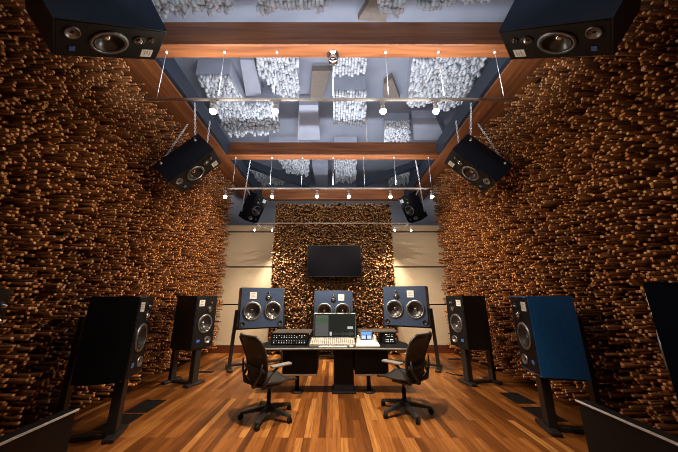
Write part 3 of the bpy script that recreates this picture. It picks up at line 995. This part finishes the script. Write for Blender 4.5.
# ------------------------------------------------------------------ office chairs
def make_chair():
    root = empty('office_chair', '', 'chair')
    # star base
    hub = MB(); hub.lathe([(0, .085), (.055, .085), (.06, .10), (.045, .15), (.032, .17), (0, .17)], 24); hub.build('base_hub', 'chair', root)
    for k in range(5):
        a = 2 * PI * k / 5 + .35
        d = Vector((math.cos(a), math.sin(a), 0)); t = Vector((-d.y, d.x, 0))
        b = MB()
        r0, r1 = .04, .355
        w0, w1 = .040, .027
        lo = [d * r0 - t * w0 + Vector((0, 0, .095)), d * r1 - t * w1 + Vector((0, 0, .066)), d * r1 + t * w1 + Vector((0, 0, .066)), d * r0 + t * w0 + Vector((0, 0, .095))]
        up = [d * r0 - t * w0 * .7 + Vector((0, 0, .15)), d * r1 - t * w1 * .7 + Vector((0, 0, .088)), d * r1 + t * w1 * .7 + Vector((0, 0, .088)), d * r0 + t * w0 * .7 + Vector((0, 0, .15))]
        b.quad_box(lo + up)
        leg = b.build('base_leg', 'chair', root)
        b = MB()
        c = d * .345
        ca = a + .9
        ax = Vector((math.cos(ca), math.sin(ca), 0))
        for s in (-1, 1):
            R = Matrix.Translation(c + ax * s * .016 + Vector((0, 0, .031))) @ ax.to_track_quat('Z', 'Y').to_matrix().to_4x4()
            b.lathe([(0, -.010), (.026, -.010), (.031, -.005), (.031, .005), (.026, .010), (0, .010)], 18, mat=R)
        b.tube([c + Vector((0, 0, .03)), c + Vector((0, 0, .075))], .011, 8)
        b.build('caster', 'black', leg)
    b = MB(); b.tube([(0, 0, .16), (0, 0, .30)], .028, 16); b.tube([(0, 0, .29), (0, 0, .39)], .018, 12); b.build('gas_lift', 'black', root)
    b = MB(); b.box((-.12, -.16, .375), (.12, .12, .425), 0, .02); b.box((-.03, -.26, .39), (.03, -.10, .44), 0, .015); b.build('tilt_mechanism', 'chair', root)
    # seat: mesh pan with rolled front and tube rim
    def seat_p(u, v):
        half = .235 + .02 * math.sin(PI * v) - .03 * max(0, .2 - v)
        x = u * half
        y = -.21 + .47 * v
        z = .455 + .035 * u * u - .018 * math.sin(PI * v) - .05 * max(0, v - .72) ** 1.2 * 3.2
        return Vector((x, y, z))
    def back_p(u, v):
        half = .205 + .095 * math.sin(PI * min(1, v * .85) * .62) ** 1.2
        if v > .84: half *= math.sqrt(max(0, 1 - ((v - .84) / .22) ** 2))
        if v < .10: half *= .80 + 2.0 * v
        x = u * half
        y = -.255 - .16 * v ** 1.5 + .035 * math.sin(PI * v) + .05 * u * u
        z = .44 + .60 * v
        return Vector((x, y, z))
    def skin(fn, name, rim_r, nm_rim, th=.008):
        bm_ = MB()
        N, K = 12, 14
        g = [[bm_.bm.verts.new(fn(-1 + 2 * i / N, j / K)) for i in range(N + 1)] for j in range(K + 1)]
        fs = []
        for j in range(K):
            for i in range(N):
                f = bm_.bm.faces.new((g[j][i], g[j][i + 1], g[j + 1][i + 1], g[j + 1][i])); f.smooth = True; fs.append(f)
        bmesh.ops.recalc_face_normals(bm_.bm, faces=bm_.bm.faces)
        bmesh.ops.solidify(bm_.bm, geom=list(bm_.bm.faces), thickness=th)
        o = bm_.build(name, 'weave', root)
        for f in o.data.polygons: f.use_smooth = True
        loop = [fn(-1 + 2 * i / N, 0) for i in range(N)] + [fn(1, j / K) for j in range(K)] + [fn(1 - 2 * i / N, 1) for i in range(N)] + [fn(-1, 1 - j / K) for j in range(K)]
        b_ = MB(); b_.tube(loop, rim_r, 8, closed=True); b_.build(nm_rim, 'chair', o)
        return o
    skin(seat_p, 'seat', .017, 'seat_frame')
    skin(back_p, 'backrest', .0165, 'back_frame')
    # spine and lumbar bar behind the back
    b = MB()
    for s in (-1, 1):
        b.tube([(s * .05, -.20, .42), (s * .13, -.30, .46), (s * .235, -.285, .60), (s * .262, -.28, .72)], [.02, .018, .015, .012], 10)
    b.build('back_yoke', 'chair', root)
    b = MB()
    b.tube([back_p(u, .32) + Vector((0, -.035, 0)) for u in (-1.02, -.6, -.2, .2, .6, 1.02)], .022, 10); b.build('lumbar_support', 'chair', root)
    for s in (-1, 1):
        b = MB()
        b.tube([(s * .20, -.22, .43), (s * .29, -.24, .50), (s * .30, -.17, .60), (s * .295, -.07, .665)], [.018, .02, .017, .016], 10)
        arm = b.build('armrest', 'chair', root)
        b = MB(); b.box((s * .295 - .045, -.17, .665), (s * .295 + .045, .12, .695), 0, .013, seg=3); b.build('arm_pad', 'pad', arm)
    return root
chair0 = make_chair()
ca = at_z(268, 413, 0.0); cb = at_z(405, 409, 0.0)
chair0['label'] = 'graphite mesh office chair at left, its back to the left wall'
chair0['group'] = 'mesh office chairs at the desk'
chair0.location = (ca.x + .03, ca.y - .14, 0); chair0.rotation_euler = (0, 0, math.radians(-46))
dup(chair0, 'graphite mesh office chair at right, its back to the right wall', (cb.x - .03, cb.y - .12, 0), math.radians(46))

# ------------------------------------------------------------------ low cabinets in the near corners
for s in (-1, 1):
    nm = 'left' if s < 0 else 'right'
    xi = 2.19 if s < 0 else 2.27
    yf = 2.55 if s < 0 else 2.75
    root = empty('low_cabinet', f'low dark cabinet with a bright top edge in the near {nm} corner', 'cabinet', (s * xi, 0, 0), 0, 'low cabinets in the near corners')
    # built clear of the loudspeaker stand behind it
    xo = xi + .10
    b = MB(); x0, x1 = sorted((0, s * (xo - xi))); b.box((x0, .75, 0), (x1, yf, .59), 0, .006); b.build('body', 'cab_black' if s < 0 else 'black', root)
    x0, x1 = sorted((-s * .008, s * (xo - xi))); b = MB(); b.box((x0, .74, .59), (x1, yf + .01, .612), 0, .004); b.build('top', 'alu' if False else 'stand', root)
    x0, x1 = sorted((-s * .014, -s * .002)); b = MB(); b.box((x0, .74, .598), (x1, yf + .012, .614), 0, .002); b.build('edge_trim', 'white', root)

# ------------------------------------------------------------------ floor vents and cable
vents = ((147, 406, 'dark floor vent by the left stick wall, between the two left loudspeaker stands'), (120, 422, 'dark floor vent beside the nearer left loudspeaker stand'),
         (517, 398, 'dark floor vent by the right stick wall, between the two right loudspeaker stands'), (543, 414, 'dark floor vent beside the blue-sided loudspeaker stand'),
         (454, 359.3, 'small dark floor vent behind the farther right loudspeaker'), (206, 372, 'small dark floor vent behind the farther left loudspeaker'))
for k, (px, py, lab) in enumerate(vents):
    p = at_z(px, py, 0)
    root = empty('floor_vent', lab, 'vent', (p.x, p.y, 0), 0, 'dark vents in the floor')
    w, d = (.15, .22) if k < 4 else (.15, .07)
    b = MB(); b.box((-w, -d, 0), (w, -d + .02, .006)); b.box((-w, d - .02, 0), (w, d, .006)); b.box((-w, -d, 0), (-w + .02, d, .006)); b.box((w - .02, -d, 0), (w, d, .006)); b.build('frame', 'black', root)
    b = MB()
    b.box((-w + .018, -d + .018, .0), (w - .018, d - .018, .0025), 0)
    for j in range(9):
        x = -w + .03 + (2 * w - .06) * j / 8
        b.box((x - .005, -d + .02, .002), (x + .005, d - .02, .005))
    b.build('grille', 'black', root)
pts = [at_z(px, py, .012) for px, py in ((446, 372.2), (449, 373), (453, 374.4), (458, 375), (463, 375.5))]
b = MB(); b.tube(pts, .011, 8); tag(b.build('cable', 'black'), 'thin black cable on the floor running from the right main stand', 'cable')

# ------------------------------------------------------------------ light
def area(name, loc, target, size, power, col, size_y=None):
    ld = bpy.data.lights.new(name, 'AREA')
    ld.energy = power; ld.color = col; ld.size = size
    if size_y:
        ld.shape = 'RECTANGLE'; ld.size_y = size_y
    o = bpy.data.objects.new(name, ld); COL.objects.link(o)
    o.location = loc
    o.rotation_euler = (Vector(target) - Vector(loc)).to_track_quat('-Z', 'Y').to_euler()
    return o
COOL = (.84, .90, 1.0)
for y, p in ((3.0, 100), (6.06, 82), (1.2, 42), (8.4, 28)):  # unseen cool uplights, added to light the ceiling evenly; no fixtures modelled
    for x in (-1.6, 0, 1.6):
        area('ceiling_uplight', (x, y, 4.27), (x, y + .25, 6.6), 1.4, p / 3, COOL, .1)
# unseen spots added behind the camera to brighten pipes and near surfaces
for x in (-1.6, 1.6):
    ld = bpy.data.lights.new('rear_fill', 'SPOT'); ld.energy = 85; ld.color = (1.0, .88, .74); ld.spot_size = math.radians(85); ld.spot_blend = 1.0; ld.shadow_soft_size = .06
    lo = bpy.data.objects.new('rear_fill', ld); COL.objects.link(lo); lo.location = (x, -.1, 4.1)
    lo.rotation_euler = (Vector((x * .6, 5.5, 3.0)) - lo.location).to_track_quat('-Z', 'Y').to_euler()
w = bpy.data.worlds.new('world'); scn.world = w
w.use_nodes = True
w.node_tree.nodes['Background'].inputs[0].default_value = (.012, .013, .016, 1)
w.node_tree.nodes['Background'].inputs[1].default_value = 1.0

scn.view_settings.view_transform = 'Standard'
scn.view_settings.look = 'None'
scn.view_settings.exposure = 0.15
scn.view_settings.gamma = 1.0
scn.view_settings.use_curve_mapping = False
scn.cycles.use_denoising = True
scn.cycles.denoising_prefilter = 'NONE'
scn.cycles.filter_width = 1.0
